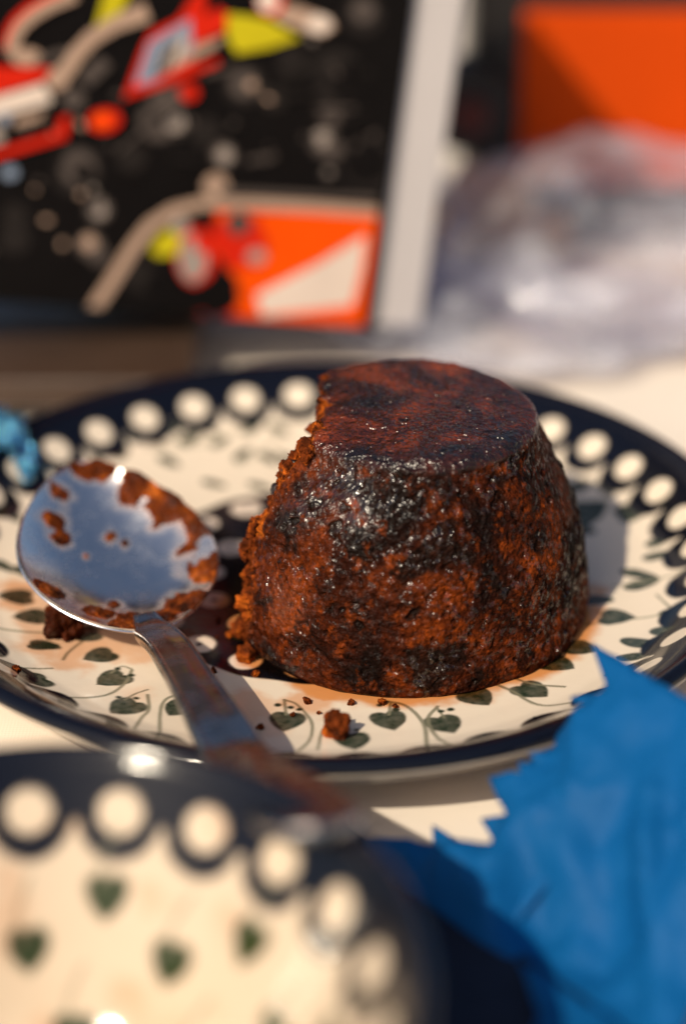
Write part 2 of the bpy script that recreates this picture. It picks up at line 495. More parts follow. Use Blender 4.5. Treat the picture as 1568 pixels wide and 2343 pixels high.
# ------------------------------------------------------------------ small bowl in front
BOWL_H = 46.0
def build_bowl():
    c = on_z(60, 2215, BOWL_H)
    pr = np.array([(0.05, 5), (20, 5.1), (29, 5.5), (31.5, 8.5), (36, 16.5), (42, 27), (47.3, 36.3), (52.3, 45.0)])
    rr = np.linspace(0.05, 52.3, 150); zz = np.interp(rr, pr[:, 0], pr[:, 1])
    k = np.hanning(9); k /= k.sum(); zz = np.convolve(np.pad(zz, 4, mode='edge'), k, 'valid')
    prof = list(zip(rr, zz)); n_in = len(prof)
    for a in np.linspace(130, -50, 12)[1:]:
        a = math.radians(a); prof.append((53.3 + 1.8 * math.cos(a), 45.0 + 1.8 * math.sin(a)))
    for p in [(53, 38), (49.5, 29), (43.6, 19), (38, 10), (33.6, 4), (32.5, 0.4), (31, 0.0), (29.5, 0.4), (28.5, 2), (0.1, 2.2)]: prof.append(p)
    prof = np.array(prof) * [1.11, 1.0]; ns = 420
    th = np.linspace(0, 2 * PI, ns, endpoint=False)
    R = np.repeat(prof[:, 0], ns); Z = np.repeat(prof[:, 1], ns); T = np.tile(th, len(prof))
    S = np.repeat(np.concatenate([[0], np.cumsum(np.hypot(*np.diff(prof, axis=0).T))]), ns)   # arc length up the wall
    inner = np.repeat(np.arange(len(prof)) < n_in, ns)
    X, Y = R * np.cos(T), R * np.sin(T)
    S_in = S.reshape(-1, ns)[n_in - 1, 0]
    # paint in unrolled coordinates: around and up
    CREAM = np.array([0.64, 0.525, 0.40])
    C = np.tile(CREAM, (len(X), 1)).astype(float)
    P = np.stack([X, Y, Z], 1); nz = fbm(P, 5, 3, 31) * 0.5
    def put(m, col):
        nonlocal C
        m = np.where(inner, m, 0)[:, None]; C = C * (1 - m) + np.asarray(col) * m
    def local(a, s):
        dv = ((T - a + PI) % (2 * PI) - PI) * np.maximum(R, 1)
        return dv, S - s
    nd = 21
    put(sstep(S_in - 11, S_in - 10.4, S + nz), NAVY)
    a0 = 1.402
    for k in range(nd):
        dv, ds = local(a0 + 2 * PI * k / nd, S_in - 9.8)
        put(1 - sstep(6.8, 7.6, np.hypot(dv, ds * 0.95) + nz), NAVY)
    for k in range(nd):
        dv, ds = local(a0 + 2 * PI * k / nd, S_in - 8.8)
        put(1 - sstep(3.7, 4.2, np.hypot(dv, ds) + nz * 0.5), CREAM * 1.05)
    for k in range(30):
        a = a0 + 0.02 + 2 * PI * k / 20 if k < 20 else a0 + 0.12 + 2 * PI * (k - 20) / 10
        s = S_in - 24 - 9 * (k % 2) if k < 20 else S_in - 48
        dv, ds = local(a, s)
        u, v = ds / 3.8, dv / 4.0
        d = v * v + (u - 0.55 * np.abs(v) ** 0.75) ** 2 - 0.95
        put(1 - sstep(-0.3, 0.3, d + nz * 0.5), LEAF * [1.3, 1.15, 0.55])
        # stem
        put((1 - sstep(0.4, 0.8, np.abs(dv - 1.5 * np.sin(ds * 0.3)))) * (ds > 2) * (ds < 13) * 0.5, STEM)
    out = np.repeat((np.arange(len(prof)) >= n_in), ns)
    C[out] = NAVY * 1.3
    s = np.zeros(len(X))
    fb = fbm(P, 12, 4, 91)
    s = sstep(0.05, 0.45, fb) * 0.28 * inner
    me = mesh_np('small_bowl', np.stack([X, Y, Z], 1), grid_faces(len(prof), ns)[:, ::-1], GLAZE, True, C, {'sauce': s})
    o = bpy.data.objects.new('small_bowl', me); o.location = Vector((c[0] * MM, c[1] * MM, 0))
    link(o, None, 'small ivory bowl with big white dots on its navy edge, nearest the camera', 'bowl', 'polka dot pottery')
    return c
BOWL_C = build_bowl()

# ------------------------------------------------------------------ pudding
PUD = np.array([19.0, -13.5, 6.2])
PH = 50.8
def pudding_mat():
    m, nt, p = new_mat('steamed_fruit_pudding')
    co = obj_co(nt)
    cut = attr(nt, 'cut'); top = attr(nt, 'top'); pit = attr(nt, 'pit')
    n1 = noise(nt, co, 58, 4, 0.55, 0.4)
    n2 = noise(nt, co, 240, 5, 0.65)
    n3 = noise(nt, co, 900, 4, 0.6)
    base = ramp(nt, n1, [(0.36, (0.007, 0.0026, 0.0018)), (0.46, (0.024, 0.005, 0.002)), (0.57, (0.072, 0.0125, 0.0024)), (0.72, (0.17, 0.031, 0.004))])
    spk = ramp(nt, n2, [(0.52, 0.0), (0.72, 1.0)])
    base = mixc(nt, math_(nt, 'MULTIPLY', spk, 0.45), base, (0.40, 0.07, 0.006))
    dark = ramp(nt, noise(nt, co, 95, 4, 0.5, 0.6), [(0.54, 0.0), (0.62, 1.0)])
    base = mixc(nt, math_(nt, 'MULTIPLY', dark, 0.9), base, (0.008, 0.004, 0.003))
    gr = ramp(nt, n3, [(0.3, 0.35), (0.7, 1.5)])
    base = mixc(nt, 1.0, base, gr, 'MULTIPLY')
    topc = ramp(nt, noise(nt, co, 75, 6, 0.6, 0.5), [(0.36, (0.008, 0.005, 0.006)), (0.50, (0.05, 0.011, 0.006)), (0.62, (0.17, 0.028, 0.007)), (0.76, (0.30, 0.06, 0.010))])
    topc = mixc(nt, 1.0, topc, gr, 'MULTIPLY')
    base = mixc(nt, top, base, topc)
    cutc = ramp(nt, noise(nt, co, 160, 6, 0.7, 0.3), [(0.36, (0.015, 0.005, 0.003)), (0.52, (0.18, 0.034, 0.005)), (0.70, (0.60, 0.14, 0.012))])
    cutc = mixc(nt, 1.0, cutc, gr, 'MULTIPLY')
    base = mixc(nt, cut, base, cutc)
    base = mixc(nt, math_(nt, 'MULTIPLY', pit, 0.9), base, (0.006, 0.003, 0.002))
    pore = ramp(nt, noise(nt, co, 380, 2, 0.5), [(0.28, 1.0), (0.36, 0.0)])
    base = mixc(nt, math_(nt, 'MULTIPLY', pore, 0.85), base, (0.006, 0.003, 0.002))
    nt.links.new(base, p.inputs['Base Color'])
    wet = ramp(nt, noise(nt, co, 620, 3, 0.55), [(0.53, 0.0), (0.60, 1.0)])
    zone = ramp(nt, noise(nt, co, 48, 3, 0.5, 0.4), [(0.38, 0.12), (0.6, 1.0)])
    wet = math_(nt, 'MULTIPLY', wet, zone)
    moist = attr(nt, 'moist')
    mw = math_(nt, 'MULTIPLY', moist, ramp(nt, noise(nt, co, 520, 3, 0.6), [(0.40, 0.0), (0.52, 1.0)]))
    wet = math_(nt, 'MAXIMUM', wet, mw)
    wet = math_(nt, 'MULTIPLY', wet, math_(nt, 'SUBTRACT', 1.0, cut, True))
    r = mixc(nt, wet, (0.55, 0.55, 0.55), (0.20, 0.20, 0.20))
    r = mixc(nt, top, r, (0.27, 0.27, 0.27))
    r = mixc(nt, cut, r, (0.8, 0.8, 0.8))
    nt.links.new(r, p.inputs['Roughness'])
    nt.links.new(math_(nt, 'MAXIMUM', math_(nt, 'ADD', math_(nt, 'MULTIPLY', wet, 0.8), 0.05), math_(nt, 'MULTIPLY', top, 0.6)), p.inputs['Specular IOR Level'])
    p.inputs['Subsurface Weight'].default_value = 0.12
    p.inputs['Subsurface Radius'].default_value = (1.0, 0.35, 0.1)
    p.inputs['Subsurface Scale'].default_value = 0.002
    b1 = bump(nt, noise(nt, co, 800, 1, 0.5), 0.9, 0.0011)
    b2 = bump(nt, noise(nt, co, 420, 2, 0.5), 0.6, 0.0016, b1)
    calm = math_(nt, 'SUBTRACT', 1.0, math_(nt, 'MULTIPLY', moist, 0.75))
    for lnk in (b1, b2):
        nt.links.new(math_(nt, 'MULTIPLY', calm, lnk.node.inputs['Strength'].default_value), lnk.node.inputs['Strength'])
    nt.links.new(b2, p.inputs['Normal'])
    return m
PUDM = pudding_mat()

def xcut(y, z):
    P = np.stack([np.zeros_like(y), y, z], 1)
    t = z / PH
    fr = np.interp(z, [0, 6, 20, 30, 37, 43, 48, 52], [-36.5, -35, -34.0, -31.5, -28.5, -25, -21.5, -19.5])
    bk = -18.5 - 2.5 * (1 - t)
    base = bk + (fr - bk) * sstep(4, -13, y)
    return base + 3.2 * fbm(P, 13, 3, 41) + 4.5 * np.abs(fbm(P, 6, 4, 43)) - 1.2

def build_pudding():
    # meridian: centre of the top, over the edge, down the side, to the base
    mer = []
    for r in np.linspace(0.02, 25.2, 95, endpoint=False): mer.append((r, PH - 0.0 + 0.5 * math.cos(r / 25.2 * PI / 2)))
    for a in np.linspace(90, 14, 26): a = math.radians(a); mer.append((25.2 + 3.8 * math.cos(a), PH - 4.2 + 4.2 * math.sin(a)))
    zs = np.array([0, 1.5, 4, 7, 10, 16, 24, 32, 40, 44.6, 47.6])
    rs = np.array([39.6, 40.8, 41.0, 40.6, 40.3, 39.4, 37.7, 35.2, 32.2, 29.9, 28.9])
    for z in np.linspace(47.6, 0.0, 190): mer.append((float(np.interp(z, zs, rs)), z))
    for r in np.linspace(39.5, 1, 14): mer.append((r, -0.1))
    mer = np.array(mer); ns = 860
    th = np.linspace(0, 2 * PI, ns, endpoint=False)
    R = np.repeat(mer[:, 0], ns); Z = np.repeat(mer[:, 1], ns).copy(); T = np.tile(th, len(mer))
    P0 = np.stack([R * np.cos(T), R * np.sin(T), Z], 1)
    # surface relief along an approximate normal
    top = sstep(PH - 4.4, PH - 0.2, Z)
    topskin = sstep(PH - 3.2, PH - 1.0, Z + 1.3 * fbm(P0, 6, 3, 71))
    nrm = np.stack([np.cos(T) * (1 - top), np.sin(T) * (1 - top), 0.25 * (1 - top) + top], 1)
    edge = sstep(0.0, 4.0, Z)
    rel = 1.5 * fbm(P0, 24, 2, 4) + 1.0 * fbm(P0, 13, 3, 1) + 0.40 * fbm(P0, 5, 3, 2) + 0.20 * fbm(P0, 1.5, 2, 3)
    pits = np.maximum(sstep(0.36, 0.52, fbm(P0, 4.6, 2, 7)) * sstep(-0.1, 0.2, fbm(P0, 14, 2, 8)), 0.55 * sstep(0.46, 0.58, fbm(P0, 2.1, 1, 27)))
    wetp = np.zeros(len(R))
    for az, zc, sa, sz in [(234, 43.0, 14, 5.0), (224, 36, 9, 3.0), (247, 39, 7, 4.0), (222, 2.5, 12, 2.0), (226, 17, 7, 4.0)]:
        da = (np.degrees(T) - az + 180) % 360 - 180
        wetp = np.maximum(wetp, np.exp(-(da / sa) ** 2 - ((Z - zc) / sz) ** 2))
    wetp = np.clip(wetp * (1 + 1.2 * fbm(P0, 7, 3, 29)), 0, 1)
    lumps = sstep(0.18, 0.5, fbm(P0, 7.5, 2, 12))
    rel = rel - 0.8 * pits * (1 - 0.5 * top) + 0.55 * lumps
    # a shallow crease where the skirt of the mould ended
    rel = rel - 0.55 * np.clip(fbm(P0, 18, 2, 19) + 0.35, 0, 1) * np.exp(-((Z - 8.0 - 1.2 * np.sin(T * 3) - 1.5 * fbm(P0, 8, 2, 20)) / 0.9) ** 2)
    da = (np.degrees(T) - 237 + 180) % 360 - 180
    rel = rel * np.where(Z > -0.05, 1, 0)
    P = P0 + nrm * rel[:, None] * (0.45 + 0.55 * edge)[:, None] * (1 - 0.45 * top)[:, None]
    # a slumped shoulder that catches the sun
    slump = np.exp(-(da / 27) ** 2) * sstep(34, 48, Z) * sstep(8, 24, R)
    P[:, :2] *= (1 - 0.15 * slump)[:, None]; P[:, 2] -= 1.6 * slump * sstep(40, 50, Z)
    P[:, 2] = np.maximum(P[:, 2], -0.1)
    # the bitten side
    xc = xcut(P[:, 1], np.clip(P[:, 2], 0, PH))
    d = P[:, 0] - xc
    cut = 1 - sstep(0.0, 0.9, d)
    P[:, 0] = np.where(d < 0, xc, P[:, 0])
    # round the broken edge down a little
    soft = np.exp(-np.clip(d, 0, None) / 2.0) * top
    P[:, 2] -= soft * (0.8 + 0.9 * fbm(P0, 4, 2, 15))
    # crumbly relief on the broken face
    F3 = fbm(P * [0.6, 1, 1], 3.2, 3, 51)
    P[:, 0] -= cut * (F3 * 1.6) * (d < 0)
    P[:, 2] += cut * (d < 0) * 0.8 * fbm(P + 40, 3.0, 2, 61) * sstep(0, 3, P[:, 2])
    P[:, 2] = np.maximum(P[:, 2], -0.1)
    root = empty('christmas_pudding', PUD, 'dark brown fruit pudding with its left side broken away, on the dotted plate', 'pudding')
    me = mesh_np('pudding_body', P, grid_faces(len(mer), ns)[:, ::-1], PUDM, True, None, {'cut': cut, 'top': topskin * (1 - cut), 'pit': pits * (1 - cut), 'moist': wetp * (1 - cut)})
    o = bpy.data.objects.new('pudding_body', me); link(o, root)
    return root
PUD_ROOT = build_pudding()

def lump_mesh(name, seed, mat, sub=4, rough=0.7, cutv=1.0):
    """unit sized crumb"""
    bm = bmesh.new(); bmesh.ops.create_icosphere(bm, subdivisions=sub, radius=1.0)
    V = np.array([v.co[:] for v in bm.verts]); F = np.array([[v.index for v in f.verts] for f in bm.faces])
    bm.free()
    n = fbm(V * 10 + seed * 31, 9, 3, seed) * 1.0 + 0.8 * fbm(V * 10 + seed * 13, 5, 3, seed + 3)
    V = V * (1 + rough * n)[:, None]
    return mesh_np(name, V / MM * 0.001, F, mat, True, None, {'cut': np.full(len(V), cutv), 'top': np.zeros(len(V)), 'pit': np.zeros(len(V))})

CRUMBS = [lump_mesh('crumb', 5 + k, PUDM) for k in range(6)]
DARKFRUIT = simple_mat('raisin_skin', (0.012, 0.006, 0.005), 0.32, 0, 0.4, 300, 0.2, 0.0006)
RAISIN = [lump_mesh('raisin', 40 + k, DARKFRUIT, 4, 0.25) for k in range(3)]

DARKLUMP = lump_mesh('dark_lump', 61, PUDM, 5, 0.6, 0.15)

def add_crumb(name, me, p, s, parent=None, base=None, **kw):
    o = bpy.data.objects.new(name, me)
    q = np.array(p) - (base if base is not None else 0)
    o.location = Vector(q * MM)
    o.scale = (s[0], s[1], s[2]) if hasattr(s, '__len__') else (s, s, s)
    o.rotation_euler = (random.uniform(0, 6), random.uniform(0, 6), random.uniform(0, 6))
    return link(o, parent, **kw)

# crumbs and fruit clinging to the broken face (they are part of the pudding)
def face_crumbs():
    r = random.Random(5)
    f = lambda y, z: float(xcut(np.array([y]), np.array([z]))[0])
    def front_y(z):
        Rz = float(np.interp(z, [0, 16, 24, 32, 40, 46, 51], [40, 39.2, 37.6, 35, 32, 29.5, 25]))
        y = -1.0
        while y > -Rz + 1 and f(y, z) ** 2 + y * y < Rz * Rz: y -= 0.5
        return y
    def back_y(z):
        Rz = float(np.interp(z, [0, 16, 24, 32, 40, 46, 51], [40, 39.2, 37.6, 35, 32, 29.5, 25]))
        return math.sqrt(max(9, Rz * Rz - f(8.0, z) ** 2)) - 2
    for k in range(130):
        z = r.uniform(0.5, PH - 1.0)
        y0, y1 = front_y(z), back_y(z)
        y = y0 + 1.0 + abs(r.gauss(0, 8.0)) if r.random() < 0.8 else r.uniform(y0 + 1, min(y1, 4))
        y = min(y, y1)
        s = r.choice([0.5, 0.7, 0.9, 1.2, 1.7, 2.2])
        add_crumb('crumb', CRUMBS[k % 6], (f(y, z) - s * 0.15, y, max(z, s * 0.8)), (s, s * r.uniform(0.8, 1.4), s * r.uniform(0.7, 1.1)), PUD_ROOT)
    for k in range(5):
        z = r.uniform(6, PH - 6); y = front_y(z) + 3 + abs(r.gauss(0, 5))
        add_crumb('raisin', RAISIN[k % 3], (f(y, z) + 0.5, y, z), (2.2, 2.6, 1.7), PUD_ROOT)
face_crumbs()

# loose crumbs lying on the plate
q = img2plate(770, 1682)
for nm, px, py, s, lab in [
    ('pudding_crumb', 770, 1680, (3.3, 2.6, 2.6), 'ragged orange pudding crumb lying on a green heart in front of the pudding'),
    ('pudding_crumb', 595, 1667, (0.9, 0.8, 0.5), 'tiny red crumb in the shadow beside the spoon handle'),
    ('pudding_crumb', 564, 1510, (2.4, 2.4, 2.0), 'reddish crumb fallen against the foot of the broken pudding face'),
    ('pudding_crumb', 148, 1452, (4.6, 4.2, 4.4), 'dark brown lump of pudding under the left of the spoon bowl'),
    ('pudding_crumb', 40, 1532, (1.0, 0.8, 0.6), 'tiny orange crumb beside a leaf at the far left of the plate')]:
    q = img2plate(px, py); z = float(zin(math.hypot(*q)))
    dark = 'dark' in lab
    add_crumb(nm, CRUMBS[random.randrange(6)] if not dark else DARKLUMP, (q[0], q[1], z + s[2] * 0.75), s, None, label=lab, cat='crumb')

rc = random.Random(21)
for k in range(14):
    px, py = (rc.uniform(470, 585), rc.uniform(1420, 1590)) if k < 8 else (rc.uniform(600, 1150), rc.uniform(1606, 1640))
    q = img2plate(px, py); z = float(zin(math.hypot(*q))); s_ = rc.uniform(0.35, 0.9)
    if math.hypot(q[0] - PUD[0], q[1] - PUD[1]) < 41 and q[0] > -14: continue
    add_crumb('pudding_crumb', CRUMBS[k % 6], (q[0], q[1], z + s_ * 0.6), (s_, s_, s_ * 0.8), None, label='tiny loose brown crumb scattered at the foot of the pudding', cat='crumb', group='tiny crumbs at the foot of the pudding')

# ------------------------------------------------------------------ spoon
def spoon_mat():
    m, nt, p = new_mat('worn_silver')
    co = obj_co(nt)
    c = mixc(nt, noise(nt, co, 60, 5), (0.88, 0.88, 0.89), (0.96, 0.96, 0.97))
    reflection_mottle = ramp(nt, noise(nt, co, 130, 6, 0.6, 0.5), [(0.5, 0.0), (0.72, 1.0)])
    st = attr(nt, 'stain')
    c = mixc(nt, math_(nt, 'MULTIPLY', math_(nt, 'ADD', math_(nt, 'MULTIPLY', reflection_mottle, 0.15), 0.6, True), attr(nt, 'dark_reflection_tint')), c, (0.12, 0.09, 0.075))  # brown mixed into the silver for dark surroundings mirrored in the handle
    stn = math_(nt, 'MULTIPLY', st, ramp(nt, noise(nt, co, 240, 5, 0.65), [(0.32, 0.1), (0.6, 1.0)]))
    c = mixc(nt, stn, c, (0.55, 0.14, 0.02))
    nt.links.new(c, p.inputs['Base Color'])
    nt.links.new(math_(nt, 'SUBTRACT', 1.0, math_(nt, 'MULTIPLY', stn, 0.8)), p.inputs['Metallic'])
    nt.links.new(ramp(nt, noise(nt, co, 220, 5), [(0.3, 0.16), (0.75, 0.34)]), p.inputs['Roughness'])
    nt.links.new(bump(nt, noise(nt, co, 500, 4), 0.12, 0.0003), p.inputs['Normal'])
    return m
SPOONM = spoon_mat()

def build_spoon():
    Nk = on_z(346, 1437, 14.5)            # neck
    Tp = on_z(186, 1052, 31.0)            # tip
    ax = Tp - Nk; L = np.linalg.norm(ax); ax /= L
    side0 = np.cross(ax, [0, 0, 1.0]); side0 /= np.linalg.norm(side0)
    roll = math.radians(3)                # right edge lower
    up0 = np.cross(side0, ax)
    side = side0 * math.cos(roll) - up0 * math.sin(roll)
    up = np.cross(side, ax)
    W = 22.5
    D = 7.5
    root = empty('dessert_spoon', (Nk[0], Nk[1], Nk[2]), 'silver spoon smeared with pudding, lying across the plate edge and the small bowl', 'spoon')
    base = Nk.copy()
    def rimw(t):   # half width at t along 0 neck .. 1 tip
        t = np.clip(t, 0, 1)
        return W * np.clip(np.sin(PI * np.clip(t, 0, 1) ** 0.86), 0, 1) ** 0.62
    nt_, nsd = 90, 70
    t = (1 - np.cos(np.linspace(0, PI, nt_))) / 2
    s = np.linspace(-1, 1, nsd)
    TT, SS = np.meshgrid(t, s, indexing='ij')
    hw = rimw(TT)
    prof = (np.clip(1 - np.abs(SS) ** 2.3, 0, 1)) * (np.clip(np.sin(PI * TT ** 0.9), 0, 1) ** 0.7)
    u, v, w = TT * L, SS * hw, -D * prof
    blobs = [(0.95, 0.30, 4.5, 3.0), (0.94, 0.62, 4.5, 2.2), (0.85, 0.88, 6.0, 3.0), (0.70, 0.92, 7, 3.2), (0.52, 0.95, 7, 2.6), (0.30, 0.95, 7, 2.4), (0.15, 0.7, 6, 3.0), (0.99, -0.55, 3.2, 3.0), (0.86, -0.56, 3.4, 2.0), (0.73, -0.60, 3.6, 2.2), (0.66, -0.50, 3.0, 2.0),
             (0.64, 0.12, 2.2, 1.0), (0.60, 0.22, 2.0, 1.0), (0.56, -0.25, 1.2, 1.2), (0.20, -0.5, 4.0, 2.2), (0.12, -0.05, 4.5, 2.2), (0.10, 0.35, 4.5, 2.6), (0.3, -0.85, 4.5, 2.4), (0.26, -0.18, 2.2, 1.0), (0.08, -0.5, 4, 2)]
    P2 = np.stack([u.ravel(), v.ravel(), np.zeros(u.size)], 1)
    fbs = fbm(P2, 7, 4, 101).reshape(u.shape)
    stain = np.zeros(u.shape)
    for bt, bs, rr, hh in blobs:
        dd = np.hypot(u - bt * L, v - bs * float(rimw(np.array(bt)))) / (rr * 1.25)
        stain = np.maximum(stain, np.clip((1 - dd + 1.0 * fbs) * 1.2, 0, 1))
    stain = np.concatenate([stain.ravel(), np.zeros(u.size)])
    def tow(u, v, w):
        return Nk + u[..., None] * ax + v[..., None] * side + w[..., None] * up
    Pin = tow(u, v, w).reshape(-1, 3)
    Pout = tow(u * 1.0, v * 1.02, w - 1.1 - 0.3 * prof).reshape(-1, 3)
    F = grid_faces(nt_, nsd, False)
    n = len(Pin)
    Fo = F[:, ::-1] + n
    # close the edge
    loop = [i * nsd for i in range(nt_)] + [(nt_ - 1) * nsd + j for j in range(1, nsd)] + [i * nsd + nsd - 1 for i in range(nt_ - 2, -1, -1)] + [j for j in range(nsd - 2, 0, -1)]
    loop = np.array(loop); nx = np.roll(loop, -1)
    Fe = np.stack([loop, loop + n, nx + n, nx], 1)
    V = np.vstack([Pin, Pout]) - base
    me = mesh_np('bowl_of_spoon', V, np.vstack([F, Fo, Fe]), SPOONM, True, None, {'dark_reflection_tint': np.full(2 * n, 0.12), 'stain': stain * 0.8})
    link(bpy.data.objects.new('spoon_bowl', me), root)

    # handle: from the neck, over the lip of the plate, to its rest on the small bowl
    lipP = on_z(548, 1735, 23.5)
    endP = on_z(742, 1900, 50.0)
    print('spoon', Nk, Tp, L, lipP, endP, np.linalg.norm(lipP - Nk), np.linalg.norm(endP - lipP))
    ctrl = [Nk + ax * 5 - up * 0.6, Nk - ax * 2 + np.array([0, 0, 1.2]), Nk * 0.72 + lipP * 0.28 + np.array([0, 0, 2.6]), lipP * 0.75 + Nk * 0.25 + np.array([0, 0, 1.0]), lipP, lipP * 0.5 + endP * 0.5 + np.array([0, 0, 0.5]), endP]
    ctrl = np.array(ctrl)
    q = np.vstack([2 * ctrl[0] - ctrl[1], ctrl, 2 * ctrl[-1] - ctrl[-2]])
    path = []
    for k in range(1, len(q) - 2):
        p0, p1, p2, p3 = q[k - 1:k + 3]
        for tt in np.linspace(0, 1, 14, endpoint=False):
            path.append(0.5 * ((2 * p1) + (p2 - p0) * tt + (2 * p0 - 5 * p1 + 4 * p2 - p3) * tt * tt + (3 * p1 - p0 - 3 * p2 + p3) * tt ** 3))
    path.append(ctrl[-1]); path = np.array(path)
    S = np.concatenate([[0], np.cumsum(np.linalg.norm(np.diff(path, axis=0), axis=1))])
    tot = S[-1]
    tan = np.gradient(path, axis=0); tan /= np.linalg.norm(tan, axis=1)[:, None]
    sd = np.cross(tan, [0, 0, 1.0]); sd /= np.linalg.norm(sd, axis=1)[:, None]
    upn = np.cross(sd, tan)
    f = S / tot
    width = np.interp(f, [0, 0.05, 0.12, 0.3, 0.55, 0.8, 0.93, 0.98, 1], [2.5, 4.4, 4.4, 5.0, 6.8, 8.6, 9.0, 6.4, 2.0])
    thick = np.interp(f, [0, 0.08, 0.3, 1], [1.0, 2.6, 2.2, 1.8])
    # cross section: flat top with a bevelled border line each side
    sec = [(-1, -0.55), (-1, 0.1), (-0.90, 0.5), (-0.78, 0.48), (-0.72, 0.38), (-0.3, 0.5), (0, 0.54), (0.3, 0.5), (0.72, 0.38), (0.78, 0.48), (0.90, 0.5), (1, 0.1), (1, -0.55), (0.5, -0.8), (-0.5, -0.8)]
    V = []
    for i in range(len(path)):
        for a, b in sec: V.append(path[i] + sd[i] * a * width[i] + upn[i] * b * thick[i])
    V = np.array(V) - base
    Fh = grid_faces(len(path), len(sec))
    me = mesh_np('handle', V, Fh, SPOONM, True, None, {'dark_reflection_tint': np.full(len(V), 1.0)})
    bm = bmesh.new(); bm.from_mesh(me)
    bmesh.ops.holes_fill(bm, edges=[e for e in bm.edges if e.is_boundary], sides=0)
    bmesh.ops.recalc_face_normals(bm, faces=bm.faces)
    bm.to_mesh(me); bm.free()
    h = bpy.data.objects.new('handle', me); link(h, root)
    md = h.modifiers.new('edges', 'BEVEL'); md.width = 0.0003; md.segments = 2; md.limit_method = 'ANGLE'

    # pudding smears: a crust that follows the hollow of the bowl
    nt2, ns2 = 150, 130
    t = np.linspace(0.01, 0.985, nt2); s = np.linspace(-0.99, 0.99, ns2)
    TT, SS = np.meshgrid(t, s, indexing='ij')
    hw = rimw(TT)
    prof = (np.clip(1 - np.abs(SS) ** 2.3, 0, 1)) * (np.clip(np.sin(PI * TT ** 0.9), 0, 1) ** 0.7)
    u, v, w = TT * L, SS * hw, -D * prof
    P3 = np.stack([u.ravel(), v.ravel(), np.zeros(u.size)], 1)
    fb = fbm(P3, 7, 4, 101).reshape(u.shape); f2 = fbm(P3, 2.6, 3, 111).reshape(u.shape); f3 = fbm(P3, 1.1, 2, 121).reshape(u.shape)
    H = np.full(u.shape, -1.0)
    for bt, bs, rr, hh in blobs:
        bu, bv = bt * L, bs * float(rimw(np.array(bt)))
        d = np.hypot(u - bu, v - bv) / (rr * 0.8)
        H = np.maximum(H, 1 - d + 1.1 * fb + 0.35 * f2)
    hgt = np.clip(H, 0, 1)
    mask = H > 0.06
    off = 0.08 + 1.2 * hgt * (0.7 + 0.6 * f2) + 0.45 * f3 * sstep(0, 0.3, hgt)
    P = tow(u, v, w + off).reshape(-1, 3) - base
    F = grid_faces(nt2, ns2, False)
    keep = mask.ravel()[F].all(axis=1)
    F = F[keep]
    usedv, inv = np.unique(F, return_inverse=True)
    F = inv.reshape(F.shape)
    P = P[usedv]
    c = np.ones(len(P))
    me = mesh_np('pudding_smear', P, F, PUDM, True, None, {'cut': np.clip(0.55 + 0.9 * fbm(P, 6, 2, 131), 0, 1), 'top': c * 0, 'pit': c * 0})
    sm = bpy.data.objects.new('pudding_smear', me); link(sm, root)
    sm['label'] = 'orange brown pudding left in the hollow of the spoon'
    md = sm.modifiers.new('depth', 'SOLIDIFY'); md.thickness = 0.0003; md.offset = -1
build_spoon()

# ------------------------------------------------------------------ sheets of paper helper
def sheet_from_polygon(name, poly3, p0, e1, e2, mat, step, disp, bend=None, thick=0.00012):
    """poly3: outline on a plane (p0, e1, e2). Filled with a fine net, then pushed along the normal."""
    n = np.cross(e1, e2); n /= np.linalg.norm(n)
    uv = np.array([[(p - p0) @ e1, (p - p0) @ e2] for p in poly3])
    # densify the outline
    out = []
    for a, b in zip(uv, np.roll(uv, -1, axis=0)):
        k = max(1, int(np.linalg.norm(b - a) / step))
        for t in np.linspace(0, 1, k, endpoint=False): out.append(a + (b - a) * t)
    out = np.array(out)
    lo, hi = out.min(0), out.max(0)
    gx, gy = np.meshgrid(np.arange(lo[0], hi[0], step), np.arange(lo[1], hi[1], step))
    g = np.stack([gx.ravel(), gy.ravel()], 1) + rng.uniform(-0.3, 0.3, (gx.size, 2)) * step
    # inside test with a margin
    x, y = g[:, 0], g[:, 1]; inside = np.zeros(len(g), bool); mind = np.full(len(g), 1e9)
    for a, b in zip(uv, np.roll(uv, -1, axis=0)):
        cond = ((a[1] > y) != (b[1] > y))
        xi = (b[0] - a[0]) * (y - a[1]) / (b[1] - a[1] + 1e-12) + a[0]
        inside ^= cond & (x < xi)
        ab = b - a; t = np.clip(((x - a[0]) * ab[0] + (y - a[1]) * ab[1]) / (ab @ ab + 1e-9), 0, 1)
        mind = np.minimum(mind, np.hypot(x - a[0] - t * ab[0], y - a[1] - t * ab[1]))
    g = g[inside & (mind > step * 0.5)]
    pts = [Vector(p) for p in np.vstack([out, g])]
    nb = len(out)
    v2, _, faces, *_ = delaunay_2d_cdt(pts, [(i, (i + 1) % nb) for i in range(nb)], [], 1, 1e-6)
    UV = np.array([p[:] for p in v2])
    P = p0 + UV[:, :1] * e1 + UV[:, 1:2] * e2
    dd = disp(UV)
    P = P + n * dd[:, None]
    if bend is not None: P = bend(P, UV)
    F = np.array([f for f in faces if len(f) == 3])
    me = mesh_np(name, P, F, mat)
    o = bpy.data.objects.new(name, me)
    md = o.modifiers.new('thickness', 'SOLIDIFY'); md.thickness = thick
    return o

